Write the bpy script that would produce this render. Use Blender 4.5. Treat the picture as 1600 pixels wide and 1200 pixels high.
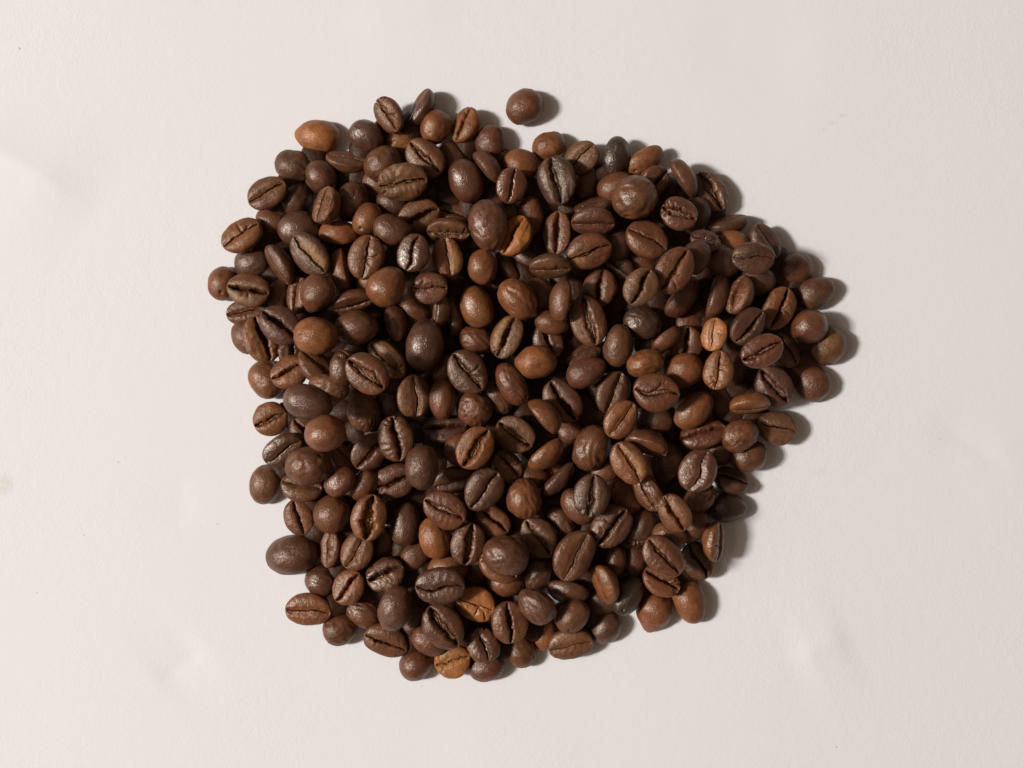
import bpy, math, random
import numpy as np
from mathutils import Matrix, Vector

# ------------------------------------------------------------------ camera
S = 0.000139              # metres of paper under one pixel of the photograph
D = 0.24                  # camera height above the paper
scene = bpy.context.scene
for o in list(bpy.data.objects):
    bpy.data.objects.remove(o)
col = scene.collection
cam_d = bpy.data.cameras.new("camera")
cam_d.sensor_width = 36.0
cam_d.lens = 36.0 * D / (1600 * S)
cam_d.clip_start, cam_d.clip_end = 0.005, 20.0
cam_d.dof.use_dof = True
cam_d.dof.focus_distance = D - 0.013
cam_d.dof.aperture_fstop = cam_d.lens / 0.9
cam = bpy.data.objects.new("camera", cam_d)
cam.location = (0, 0, D)
col.objects.link(cam)
scene.camera = cam

# ------------------------------------------------------------------ light
world = bpy.data.worlds.new("World")
scene.world = world
world.use_nodes = True
bg = world.node_tree.nodes["Background"]
bg.inputs["Color"].default_value = (1.0, 0.76, 0.57, 1)
bg.inputs["Strength"].default_value = 0.125
LAMP_D, ELEV = 2.3, math.radians(43)
def window(name, w, hgt, energy, color):
    ld = bpy.data.lights.new(name, 'AREA')
    ld.shape = 'RECTANGLE'
    ld.size, ld.size_y = w, hgt
    ld.energy = energy
    ld.color = color
    lamp = bpy.data.objects.new(name, ld)
    lamp.location = (-LAMP_D * math.cos(ELEV), 0.02, LAMP_D * math.sin(ELEV))
    lamp.rotation_euler = (Vector((0, 0, 0)) - lamp.location).to_track_quat('-Z', 'Y').to_euler()
    col.objects.link(lamp)

window("window_light", 0.22, 0.30, 55.5, (1.0, 0.995, 0.99))      # the bright pane
window("window_glow", 1.1, 1.3, 10.0, (1.0, 0.985, 0.975))           # the paler surround of the pane
scene.view_settings.view_transform = 'Standard'
scene.view_settings.look = 'None'
scene.view_settings.exposure = 0.0
scene.view_settings.gamma = 1.0
scene.render.engine = 'CYCLES'
scene.cycles.max_bounces = 6
scene.cycles.diffuse_bounces = 4

# ------------------------------------------------------------------ materials
def new_mat(name):
    m = bpy.data.materials.new(name)
    m.use_nodes = True
    nt = m.node_tree
    return m, nt, nt.nodes["Principled BSDF"]

def node(nt, kind, **kw):
    n = nt.nodes.new(kind)
    for k, v in kw.items():
        setattr(n, k, v)
    return n

def noise(nt, vec, scale, detail=3.0, rough=0.55, dist=0.0):
    n = node(nt, 'ShaderNodeTexNoise')
    n.inputs['Scale'].default_value = scale
    n.inputs['Detail'].default_value = detail
    n.inputs['Roughness'].default_value = rough
    n.inputs['Distortion'].default_value = dist
    nt.links.new(vec, n.inputs['Vector'])
    return n.outputs['Fac']

def remap(nt, fac, a, b, c, d):
    n = node(nt, 'ShaderNodeMapRange')
    for i, v in enumerate((a, b, c, d)):
        n.inputs[i + 1].default_value = v
    nt.links.new(fac, n.inputs[0])
    return n.outputs[0]

def maths(nt, op, a, b=None):
    n = node(nt, 'ShaderNodeMath', operation=op)
    for i, v in enumerate((a, b)):
        if v is None:
            continue
        if isinstance(v, (int, float)):
            n.inputs[i].default_value = v
        else:
            nt.links.new(v, n.inputs[i])
    return n.outputs[0]

def bean_coords(nt):
    tc = node(nt, 'ShaderNodeTexCoord')
    oi = node(nt, 'ShaderNodeObjectInfo')
    sc = node(nt, 'ShaderNodeVectorMath', operation='SCALE')
    sc.inputs['Scale'].default_value = 1000.0           # millimetres
    nt.links.new(tc.outputs['Object'], sc.inputs[0])
    off = node(nt, 'ShaderNodeMath', operation='MULTIPLY')
    off.inputs[1].default_value = 300.0
    nt.links.new(oi.outputs['Random'], off.inputs[0])
    add = node(nt, 'ShaderNodeVectorMath', operation='ADD')
    nt.links.new(sc.outputs[0], add.inputs[0])
    nt.links.new(off.outputs[0], add.inputs[1])
    return add.outputs[0], oi

def make_bean_material():
    m, nt, b = new_mat("roasted_bean_skin")
    L = nt.links.new
    vec, oi = bean_coords(nt)
    mp = node(nt, 'ShaderNodeMapping')
    mp.inputs['Scale'].default_value = (0.45, 1.0, 1.0)
    L(vec, mp.inputs['Vector'])
    n_big = noise(nt, vec, 0.33, 3, 0.6)
    n_mid = noise(nt, vec, 1.1, 4, 0.6, 0.6)
    n_fib = noise(nt, mp.outputs[0], 2.6, 4, 0.65, 0.8)
    n_fine = noise(nt, vec, 5.5, 3, 0.6)
    n_cri = noise(nt, vec, 1.9, 2.5, 0.5, 1.6)
    f = maths(nt, 'MULTIPLY', remap(nt, n_big, 0.3, 0.7, 0.72, 1.28), remap(nt, n_mid, 0.3, 0.7, 0.80, 1.20))
    f = maths(nt, 'MULTIPLY', f, remap(nt, n_fib, 0.3, 0.7, 0.84, 1.16))
    tone = node(nt, 'ShaderNodeVectorMath', operation='SCALE')
    L(oi.outputs['Color'], tone.inputs[0])
    L(f, tone.inputs['Scale'])
    # reddish or greyish drift over the skin
    mix = node(nt, 'ShaderNodeMix', data_type='RGBA', blend_type='MULTIPLY')
    mix.inputs['Factor'].default_value = 1.0
    L(tone.outputs[0], mix.inputs['A'])
    dr = node(nt, 'ShaderNodeValToRGB')
    dr.color_ramp.elements[0].position, dr.color_ramp.elements[0].color = 0.35, (1.06, 0.97, 0.92, 1)
    dr.color_ramp.elements[1].position, dr.color_ramp.elements[1].color = 0.65, (0.95, 1.01, 1.04, 1)
    L(noise(nt, vec, 0.5, 2), dr.inputs[0])
    L(dr.outputs[0], mix.inputs['B'])
    at = node(nt, 'ShaderNodeAttribute', attribute_name='skin')
    mask = maths(nt, 'MULTIPLY', at.outputs['Fac'], remap(nt, n_mid, 0.38, 0.6, 0.35, 1.0))
    mix2 = node(nt, 'ShaderNodeMix', data_type='RGBA')
    L(mask, mix2.inputs['Factor'])
    L(mix.outputs['Result'], mix2.inputs['A'])
    mix2.inputs['B'].default_value = (0.33, 0.165, 0.055, 1)
    L(mix2.outputs['Result'], b.inputs['Base Color'])
    r = maths(nt, 'MULTIPLY', oi.outputs['Alpha'], -0.14)
    r = maths(nt, 'ADD', r, remap(nt, n_fib, 0.3, 0.7, 0.405, 0.475))
    r = maths(nt, 'ADD', r, maths(nt, 'MULTIPLY', mask, 0.2))
    L(r, b.inputs['Roughness'])
    L(maths(nt, 'ADD', maths(nt, 'MULTIPLY', oi.outputs['Alpha'], 1.1), 0.26), b.inputs['Specular IOR Level'])
    b.inputs['Specular Tint'].default_value = (1.0, 0.86, 0.72, 1)
    coat = node(nt, 'ShaderNodeMath', operation='MULTIPLY_ADD', use_clamp=True)
    L(oi.outputs['Alpha'], coat.inputs[0])
    coat.inputs[1].default_value = 0.45
    coat.inputs[2].default_value = -0.2
    L(coat.outputs[0], b.inputs['Coat Weight'])
    b.inputs['Coat Roughness'].default_value = 0.30
    h = maths(nt, 'ADD', maths(nt, 'MULTIPLY', n_fib, 0.30), maths(nt, 'MULTIPLY', n_fine, 0.0))
    h = maths(nt, 'ADD', h, maths(nt, 'MULTIPLY', n_cri, 1.0))
    bp = node(nt, 'ShaderNodeBump')
    bp.inputs['Strength'].default_value = 0.6
    bp.inputs['Distance'].default_value = 0.00019
    L(h, bp.inputs['Height'])
    L(bp.outputs[0], b.inputs['Normal'])
    return m

def make_skin_material():
    m, nt, b = new_mat("dried_silverskin")
    L = nt.links.new
    vec, oi = bean_coords(nt)
    n1 = noise(nt, vec, 2.0, 4, 0.65, 0.5)
    f = remap(nt, n1, 0.3, 0.7, 0.55, 1.35)
    tone = node(nt, 'ShaderNodeVectorMath', operation='SCALE')
    L(oi.outputs['Color'], tone.inputs[0])
    L(f, tone.inputs['Scale'])
    L(tone.outputs[0], b.inputs['Base Color'])
    b.inputs['Roughness'].default_value = 0.6
    bp = node(nt, 'ShaderNodeBump')
    bp.inputs['Strength'].default_value = 0.6
    bp.inputs['Distance'].default_value = 0.00015
    L(noise(nt, vec, 4.0, 3), bp.inputs['Height'])
    L(bp.outputs[0], b.inputs['Normal'])
    return m

SPECKS = [(31, 76, 2.2, .5), (185, 722, 1.7, .35), (196, 715, 1.4, .2), (132, 836, 1.8, .25), (340, 819, 1.8, .25),
          (58, 926, 1.6, .3), (1307, 1167, 2.0, .3), (1470, 686, 2.2, .15), (1214, 749, 2.0, .12), (659, 1072, 2.6, .12)]
STAINS = [(8, 756, 16, 24, .9), (1288, 203, 7, 4, .75), (1300, 192, 11, 4, .5), (1318, 180, 8, 5, .7), (1280, 737, 22, 9, .3)]

def make_paper_material():
    m, nt, b = new_mat("white_paper")
    L = nt.links.new
    tc = node(nt, 'ShaderNodeTexCoord')
    sc = node(nt, 'ShaderNodeVectorMath', operation='SCALE')
    sc.inputs['Scale'].default_value = 1000.0
    L(tc.outputs['Object'], sc.inputs[0])
    vec = sc.outputs[0]
    n1 = noise(nt, vec, 0.05, 2)
    n2 = noise(nt, vec, 0.9, 3)
    rmp = node(nt, 'ShaderNodeValToRGB')
    rmp.color_ramp.elements[0].position, rmp.color_ramp.elements[0].color = 0.3, (0.800, 0.765, 0.738, 1)
    rmp.color_ramp.elements[1].position, rmp.color_ramp.elements[1].color = 0.7, (0.812, 0.768, 0.752, 1)
    L(n1, rmp.inputs[0])
    colr = rmp.outputs[0]
    # fixed little marks on the sheet: dark specks and faint rubbed stains
    def marks(items, tint, prev, soft):
        tot = None
        for it in items:
            px, py = it[0], it[1]
            rx, ry, a = (it[2], it[2], it[3]) if len(it) == 4 else (it[2], it[3], it[4])
            sub = node(nt, 'ShaderNodeVectorMath', operation='SUBTRACT')
            L(vec, sub.inputs[0])
            sub.inputs[1].default_value = ((px - 800) * S * 1000, (600 - py) * S * 1000, 0)
            dv = node(nt, 'ShaderNodeVectorMath', operation='MULTIPLY')
            L(sub.outputs[0], dv.inputs[0])
            dv.inputs[1].default_value = (1 / (rx * S * 1000), 1 / (ry * S * 1000), 0)
            ln = node(nt, 'ShaderNodeVectorMath', operation='LENGTH')
            L(dv.outputs[0], ln.inputs[0])
            k = maths(nt, 'MULTIPLY', remap(nt, ln.outputs['Value'], 1.0, soft, 0.0, 1.0), a)
            tot = k if tot is None else maths(nt, 'MAXIMUM', tot, k)
        if soft < 0.5:
            tot = maths(nt, 'MULTIPLY', tot, remap(nt, n2, 0.35, 0.65, 0.3, 1.0))
        mx = node(nt, 'ShaderNodeMix', data_type='RGBA')
        L(tot, mx.inputs['Factor'])
        L(prev, mx.inputs['A'])
        mx.inputs['B'].default_value = tint
        return mx.outputs['Result']
    colr = marks(STAINS, (0.66, 0.64, 0.55, 1), colr, 0.3)
    colr = marks(SPECKS, (0.10, 0.08, 0.08, 1), colr, 0.55)
    L(colr, b.inputs['Base Color'])
    b.inputs['Roughness'].default_value = 0.85
    b.inputs['Specular IOR Level'].default_value = 0.2
    h = maths(nt, 'ADD', noise(nt, vec, 1.6, 4, 0.6), maths(nt, 'MULTIPLY', noise(nt, vec, 0.35, 3), 1.2))
    bp = node(nt, 'ShaderNodeBump')
    bp.inputs['Strength'].default_value = 0.6
    bp.inputs['Distance'].default_value = 0.00010
    L(maths(nt, 'MULTIPLY', h, remap(nt, noise(nt, vec, 0.022, 3), 0.35, 0.65, 0.35, 1.0)), bp.inputs['Height'])
    L(bp.outputs[0], b.inputs['Normal'])
    return m

M_BEAN, M_SKIN, M_PAPER = make_bean_material(), make_skin_material(), make_paper_material()

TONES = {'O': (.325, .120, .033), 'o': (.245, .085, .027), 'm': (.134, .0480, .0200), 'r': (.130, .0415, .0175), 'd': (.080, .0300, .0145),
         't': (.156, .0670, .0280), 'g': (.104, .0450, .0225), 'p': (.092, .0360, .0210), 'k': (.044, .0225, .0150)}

def mesh_from(name, verts, faces, mat, smooth=True):
    me = bpy.data.meshes.new(name)
    me.from_pydata(verts.tolist(), [], faces)
    me.materials.append(mat)
    if smooth:
        me.polygons.foreach_set('use_smooth', np.ones(len(me.polygons), dtype=bool))
    return me

# ------------------------------------------------------------------ the sheet of paper
def smooth01(a, b, x):
    t = np.clip((x - a) / (b - a), 0, 1)
    return t * t * (3 - 2 * t)

def make_paper():
    nx, ny = 460, 360
    hx, hy = 0.21, 0.165
    X, Y = np.meshgrid(np.linspace(-hx, hx, nx), np.linspace(-hy, hy, ny))
    px, py = X / S + 800, 600 - Y / S
    Z = np.zeros_like(X)
    def ridge(x0, y0, x1, y1, w, h, side=1.0):
        """a faint fold: a crest (or, negative, a valley) along the line, fading to both sides"""
        nonlocal Z
        dx, dy = x1 - x0, y1 - y0
        ln = math.hypot(dx, dy)
        u = ((px - x0) * dx + (py - y0) * dy) / ln / ln
        d = side * (-(px - x0) * dy + (py - y0) * dx) / ln
        win = smooth01(-0.25, 0.3, u) * (1 - smooth01(0.7, 1.25, u))
        Z += h * S * win * np.exp(-np.where(d > 0, np.abs(d) / w, np.abs(d) / (w * .8)))
    ridge(-60, 195, 112, 305, 75, 6.19)
    ridge(285, 745, 284, 822, 45, -1.90)
    ridge(310, 1016, 255, 1062, 45, -2.62)
    ridge(1318, 998, 1250, 1026, 60, 3.09)
    ridge(1330, 672, 1385, 722, 30, -1.43)
    ridge(1505, 735, 1590, 690, 35, 1.19)
    ridge(1470, 660, 1562, 728, 34, -1.90)
    ridge(560, 34, 700, 12, 55, 1.67)
    ridge(1100, 60, 1250, 90, 80, -1.43)
    ridge(700, 1130, 900, 1165, 80, 1.43)
    rng = np.random.default_rng(4)
    for _ in range(7):
        a = rng.uniform(0, 6.28)
        k = rng.uniform(20, 60)
        Z += 0.000035 * np.sin(k * (X * math.cos(a) + Y * math.sin(a)) + rng.uniform(0, 6.28))
    # flat where the beans lie
    r = np.hypot((px - 830) / 560, (py - 600) / 520)
    Z *= smooth01(0.85, 1.15, r)
    Z -= Z.max() * 0 
    top = np.stack([X.ravel(), Y.ravel(), Z.ravel()], 1)
    faces = []
    for j in range(ny - 1):
        for i in range(nx - 1):
            a = j * nx + i
            faces.append((a, a + 1, a + nx + 1, a + nx))
    # thickness of the sheet: a rim and an underside 0.2 mm below
    rim = [i for i in range(nx)] + [j * nx + nx - 1 for j in range(1, ny)] + \
          [(ny - 1) * nx + i for i in range(nx - 2, -1, -1)] + [j * nx for j in range(ny - 2, 0, -1)]
    low = top[rim].copy()
    low[:, 2] -= 0.0002
    n0 = len(top)
    k = len(rim)
    for i in range(k):
        j = (i + 1) % k
        faces.append((rim[j], rim[i], n0 + i, n0 + j))
    me = mesh_from("paper", np.vstack([top, low]), faces, M_PAPER)
    o = bpy.data.objects.new("paper", me)
    o["kind"] = "structure"
    o["label"] = "sheet of white paper with faint dents under the coffee beans"
    col.objects.link(o)

make_paper()

# ------------------------------------------------------------------ one coffee bean
def waves(rng, n, kmin, kmax):
    d = rng.normal(size=(n, 3))
    d /= np.linalg.norm(d, axis=1)[:, None]
    k = rng.uniform(kmin, kmax, n)[:, None]
    ph = rng.uniform(0, 6.283, n)
    return lambda P: np.sin(P @ (d * k).T + ph).sum(-1) / math.sqrt(n)

def bean_mesh(L, W, feat, roll, rng):
    """vertices in pixel units: long axis X, flat face with the crease up (+Z)."""
    face = abs(roll) < 128
    nx = 66 if face else 46
    half = 24 if face else 8
    nb = 22 if face else 32
    go = 0.052 * rng.uniform(.8, 1.25)
    if 'n' in feat: go = 0.034
    if 'w' in feat: go = 0.10 * rng.uniform(.8, 1.2)
    if 'C' in feat: go = 0.19
    if 'G' in feat: go = 0.29
    hb = (0.36 if 'f' in feat else 0.53 if 'T' in feat else 0.47) * W * rng.uniform(.93, 1.05)
    hf = 0.17 * W * rng.uniform(.9, 1.15)
    # columns over the face, crowded around the crease
    inner = np.array([0.0, .35, .65, .9, 1.1, 1.35, 1.8, 2.5]) * go if face else np.array([0.0])
    rest = inner[-1] + (1 - inner[-1]) * np.sin(np.linspace(0, 1, half - len(inner) + 1)[1:] * math.pi / 2) ** 1.0
    tp = np.concatenate([inner, rest])
    tp[-1] = 1.0
    t = np.concatenate([-tp[:0:-1], tp])
    ph = np.linspace(0, math.pi, nb + 2)[1:-1]
    nf = len(t)
    x = -np.cos(np.linspace(0, math.pi, nx + 1))[1:-1]
    pe, qe = rng.uniform(1.98, 2.2), rng.uniform(1.92, 2.1)
    s = (1 - np.abs(x) ** pe) ** (1 / qe)
    tap = rng.uniform(-.05, .05)
    if 'e' in feat: tap = -.15
    if 'E' in feat:
        tap = .12
        s = s * (1 - .20 * smooth01(-.3, -1, x))
        if 'eE' in feat:
            tap = .02
            s = s * (1 - .12 * smooth01(.4, 1, x))
    s = s * (1 + tap * x)
    bend = rng.uniform(-.03, .03) * W * (1 - x ** 2)
    X, T = np.meshgrid(x, t, indexing='ij')
    Sx = s[:, None] * np.ones_like(T)
    # crease line
    sw = rng.uniform(.03, .085) * (2.4 if 's' in feat else 1.0)
    c = rng.uniform(-.03, .03) + sw * np.sin(x * rng.uniform(2.2, 3.4) * (1 if 's' in feat else 1) + rng.uniform(-.5, .5)) \
        + .022 * np.sin(x * 9 + rng.uniform(0, 6)) + .016 * np.sin(x * 19 + rng.uniform(0, 6)) + .010 * np.sin(x * 37 + rng.uniform(0, 6))
    V = T + c[:, None] * (1 - T ** 2)
    Yf = W / 2 * Sx * V
    Zf = hf * Sx ** 0.75 * (1 - np.abs(T) ** 2.5) ** 0.55
    env = 1 - smooth01(.84, .985, np.abs(x))
    wv = 1 + .32 * np.sin(x * 5 + rng.uniform(0, 6)) + .20 * np.sin(x * 13 + rng.uniform(0, 6)) + .14 * np.sin(x * 29 + rng.uniform(0, 6))
    wv = np.clip(wv, .45, 1.5) * (.45 + .55 * (1 - np.abs(x) ** 2.2))
    gd = (0.26 if go > .05 else 0.21) * W * rng.uniform(.9, 1.1)
    if 'G' in feat: gd = .30 * W
    P = 1 - smooth01(.45, 1.25, np.abs(T) / (go * wv[:, None]))
    Zf = Zf - gd * env[:, None] * P * np.minimum(1, Sx * 1.3)
    val = rng.uniform(.06, .11)
    Zf = Zf - val * W * env[:, None] * np.exp(-(T / .22) ** 2)
    Zf = Zf + .02 * W * env[:, None] * np.exp(-((np.abs(T) - go * 1.9) / .06) ** 2)
    Zf = Zf + rng.uniform(-.035, .035) * W * np.sin(T * math.pi) * Sx
    # ribs across the face
    rib = .002 if 'r' not in feat else .006
    fr = rng.uniform(17, 24)
    wig = rng.uniform(0, 6)
    Zf = Zf + rib * W * np.sin(X * fr + 4.2 * np.abs(T) + 1.8 * np.sin(X * 5 + wig + T * 5)) * (.5 + .5 * np.sin(X * 4.3 + 3 * T + 2 * wig)) \
        * smooth01(.05, .2, np.abs(T)) * (1 - smooth01(.6, .95, np.abs(T))) * env[:, None]
    front = np.stack([L / 2 * X, Yf + bend[:, None], Zf], -1)
    # dome of the back
    Xb, PH = np.meshgrid(x, ph, indexing='ij')
    Sb = s[:, None] * np.ones_like(PH)
    cb = np.cos(PH)
    Yb = W / 2 * Sb * np.sign(cb) * np.abs(cb) ** .98
    Zb = -hb * Sb * np.sin(PH) ** 1.0
    back = np.stack([L / 2 * Xb, Yb + bend[:, None], Zb], -1)
    ring = np.concatenate([front, back], 1)            # goes round: face from -Y to +Y, then back from +Y to -Y
    nr = ring.shape[1]
    # lumps and wrinkles
    Q = ring / np.array([L / 2, W / 2, W / 2])
    nrm = ring / np.array([L / 2, W / 2, W / 2]) ** 2
    nrm = nrm / (np.linalg.norm(nrm, axis=-1, keepdims=True) + 1e-9)
    ends = np.minimum(1, s * 1.6)[:, None]
    disp = .020 * W * waves(rng, 7, 1.5, 4.0)(Q) + .006 * W * waves(rng, 9, 6, 11)(Q)
    wr = waves(rng, 10, 9, 17)(Q * np.array([.5, 1, 1]) + .25 * np.stack([waves(rng, 4, 2, 5)(Q)] * 3, -1))
    wr = 1 - np.abs(wr)
    disp = disp + (.022 if 'v' in feat else .008) * W * wr
    if 'l' in feat and not face:
        a0, k0 = rng.uniform(-.25, .25), rng.uniform(-.25, .25)
        dl = Q[..., 1] - (a0 + k0 * Q[..., 0] + .06 * np.sin(Q[..., 0] * 7))
        disp = disp - .05 * W * np.exp(-(dl / .035) ** 2) * (Q[..., 2] < 0) * smooth01(-.75, -.5, Q[..., 0]) * (1 - smooth01(.35, .6, Q[..., 0]))
    if 'h' in feat:
        hx_, hy_ = (rng.uniform(-.7, -.5), rng.uniform(-.2, .2))
        side = (Q[..., 2] > 0) if face else (Q[..., 2] < 0)
        dd = np.hypot((Q[..., 0] - hx_) * L / 2, (Q[..., 1] - hy_) * W / 2)
        disp = disp - .10 * W * np.exp(-(dd / 2.1) ** 2) * side
    # cracks: jagged lines running out from the crease
    lines = []
    def crack(x0, y0, ang, ln):
        p = np.array([x0 * L / 2, y0 * W / 2])
        for _ in range(4):
            ang2 = ang + rng.uniform(-.5, .5)
            q = p + ln / 4 * np.array([math.cos(ang2), math.sin(ang2)])
            lines.append((p, q))
            p = q
    if 'k' in feat:
        e = rng.choice([-1, 1])
        x0 = e * rng.uniform(.62, .78)
        for a in (90, -90, 35, -40, 140):
            if rng.uniform() < .85:
                crack(x0, 0, math.radians(a + rng.uniform(-20, 20)) if e > 0 else math.radians(180 - a + rng.uniform(-20, 20)), W * rng.uniform(.16, .34))
    if 'K' in feat:
        x0 = rng.uniform(-.3, .3)
        for a in ((70, 25) if rng.uniform() < .5 else (-60, -110)):
            crack(x0, 0, math.radians(a + rng.uniform(-25, 25)), W * rng.uniform(.22, .42))
    if lines:
        P2 = ring[..., :2]
        dm = np.full(P2.shape[:2], 1e9)
        for p, q in lines:
            d = q - p
            u = np.clip(((P2 - p) @ d) / (d @ d), 0, 1)
            dm = np.minimum(dm, np.linalg.norm(P2 - (p + u[..., None] * d), axis=-1))
        okside = (Q[..., 2] > -.05) if face else (Q[..., 2] < .05)
        disp = disp - .12 * W * np.exp(-(dm / 1.3) ** 2) * okside
    ring = ring + nrm * (disp * ends)[..., None]
    # golden silverskin tint on the face
    skin = np.zeros((len(x), nr))
    nz = waves(rng, 6, 2, 5)(Q)
    fm = np.zeros(nr); fm[:nf] = 1 - smooth01(.55, .9, np.abs(t))
    if 'p' in feat:
        lobe = np.zeros(nr)
        lobe[:nf] = smooth01(-.02, .06, t * rng.choice([-1, 1]))
        skin = smooth01(-.35, .45, nz + rng.uniform(-.1, .3)) * fm[None, :] * lobe[None, :] * .75 * (1 - smooth01(.6, .85, np.abs(x)))[:, None]
    else:
        skin = .22 * smooth01(.2, 1.4, nz) * fm[None, :]
    N = len(x) * nr
    verts = np.concatenate([ring.reshape(N, 3), [[-L / 2, bend[0], 0]], [[L / 2, bend[-1], 0]]])
    skin = np.concatenate([skin.ravel(), [0, 0]])
    idx = np.arange(N).reshape(len(x), nr)
    a, b_ = idx[:-1, :], idx[1:, :]
    quads = np.stack([a, b_, np.roll(b_, -1, 1), np.roll(a, -1, 1)], -1).reshape(-1, 4)
    faces = quads.tolist()
    for k in range(nr):
        k2 = (k + 1) % nr
        faces.append((N, int(idx[0, k]), int(idx[0, k2])))
        faces.append((N + 1, int(idx[-1, k2]), int(idx[-1, k])))
    # the strip of silverskin lying in the crease
    strip = None
    if face and any(ch in feat for ch in 'cCG'):
        big = 'G' in feat
        ns, ms = (40, 9) if big else (60, 11)
        xs = np.linspace(-.80, .80, ns)
        cs = np.interp(xs, x, c); ss = np.interp(xs, x, s); ws = np.interp(xs, x, wv)
        us = np.linspace(-1, 1, ms)
        U, XS = np.meshgrid(us, xs)
        wid = go * (.92 if big else (1.05 if 'C' in feat else .85))
        Vs = cs[:, None] + U * (wid * ws)[:, None]
        zs = np.interp(xs, x, hf * s ** .75 - val * W * env)
        if 'C' in feat:
            u0 = (.28 * np.sin(xs * 4.1 + rng.uniform(0, 6)) + .16 * np.sin(xs * 13 + rng.uniform(0, 6)))[:, None]
            amp = (.55 + .45 * np.sin(xs * 7 + rng.uniform(0, 6)))[:, None]
            prof = -.035 * W + .03 * W * amp * np.cos(3 * (U - u0)) - .085 * W * (.4 + .6 * amp) * np.exp(-((U - u0) / .20) ** 2) - .13 * W * np.abs(U) ** 6
        elif big:
            prof = -.17 * W + .05 * W * rng.normal(size=U.shape) - .05 * W * np.abs(U) ** 3
        else:
            prof = -.040 * W * np.ones_like(U) - .06 * W * np.abs(U) ** 3
        cr = .014 * W * rng.normal(size=U.shape)
        Zs = zs[:, None] + prof + cr
        ed = smooth01(.62, .80, np.abs(xs))[:, None]
        Zs = Zs - .12 * W * ed
        bs = np.interp(xs, x, bend)
        sv = np.stack([L / 2 * XS + .5 * rng.normal(size=U.shape), W / 2 * ss[:, None] * Vs + bs[:, None] + .35 * rng.normal(size=U.shape), Zs], -1).reshape(-1, 3)
        ii = np.arange(ns * ms).reshape(ns, ms)
        sq = np.stack([ii[:-1, :-1], ii[1:, :-1], ii[1:, 1:], ii[:-1, 1:]], -1).reshape(-1, 4).tolist()
        # an underside makes it a thin solid flake
        n0 = len(sv)
        sv = np.vstack([sv, sv - np.array([0, 0, .02 * W])])
        sq2 = [tuple(reversed([v + n0 for v in f])) for f in sq]
        rimv = list(ii[0, :]) + list(ii[1:, -1]) + list(ii[-1, -2::-1]) + list(ii[-2:0:-1, 0])
        rr = [(int(rimv[k]), int(rimv[(k + 1) % len(rimv)]), int(rimv[(k + 1) % len(rimv)] + n0), int(rimv[k] + n0)) for k in range(len(rimv))]
        strip = (sv, sq + sq2 + rr)
    return verts, faces, skin, strip

def rot_matrix(ang, roll, pitch):
    return np.array(Matrix.Rotation(math.radians(ang), 3, 'Z') @ Matrix.Rotation(math.radians(-pitch), 3, 'Y')
                    @ Matrix.Rotation(math.radians(-roll), 3, 'X'))

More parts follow.
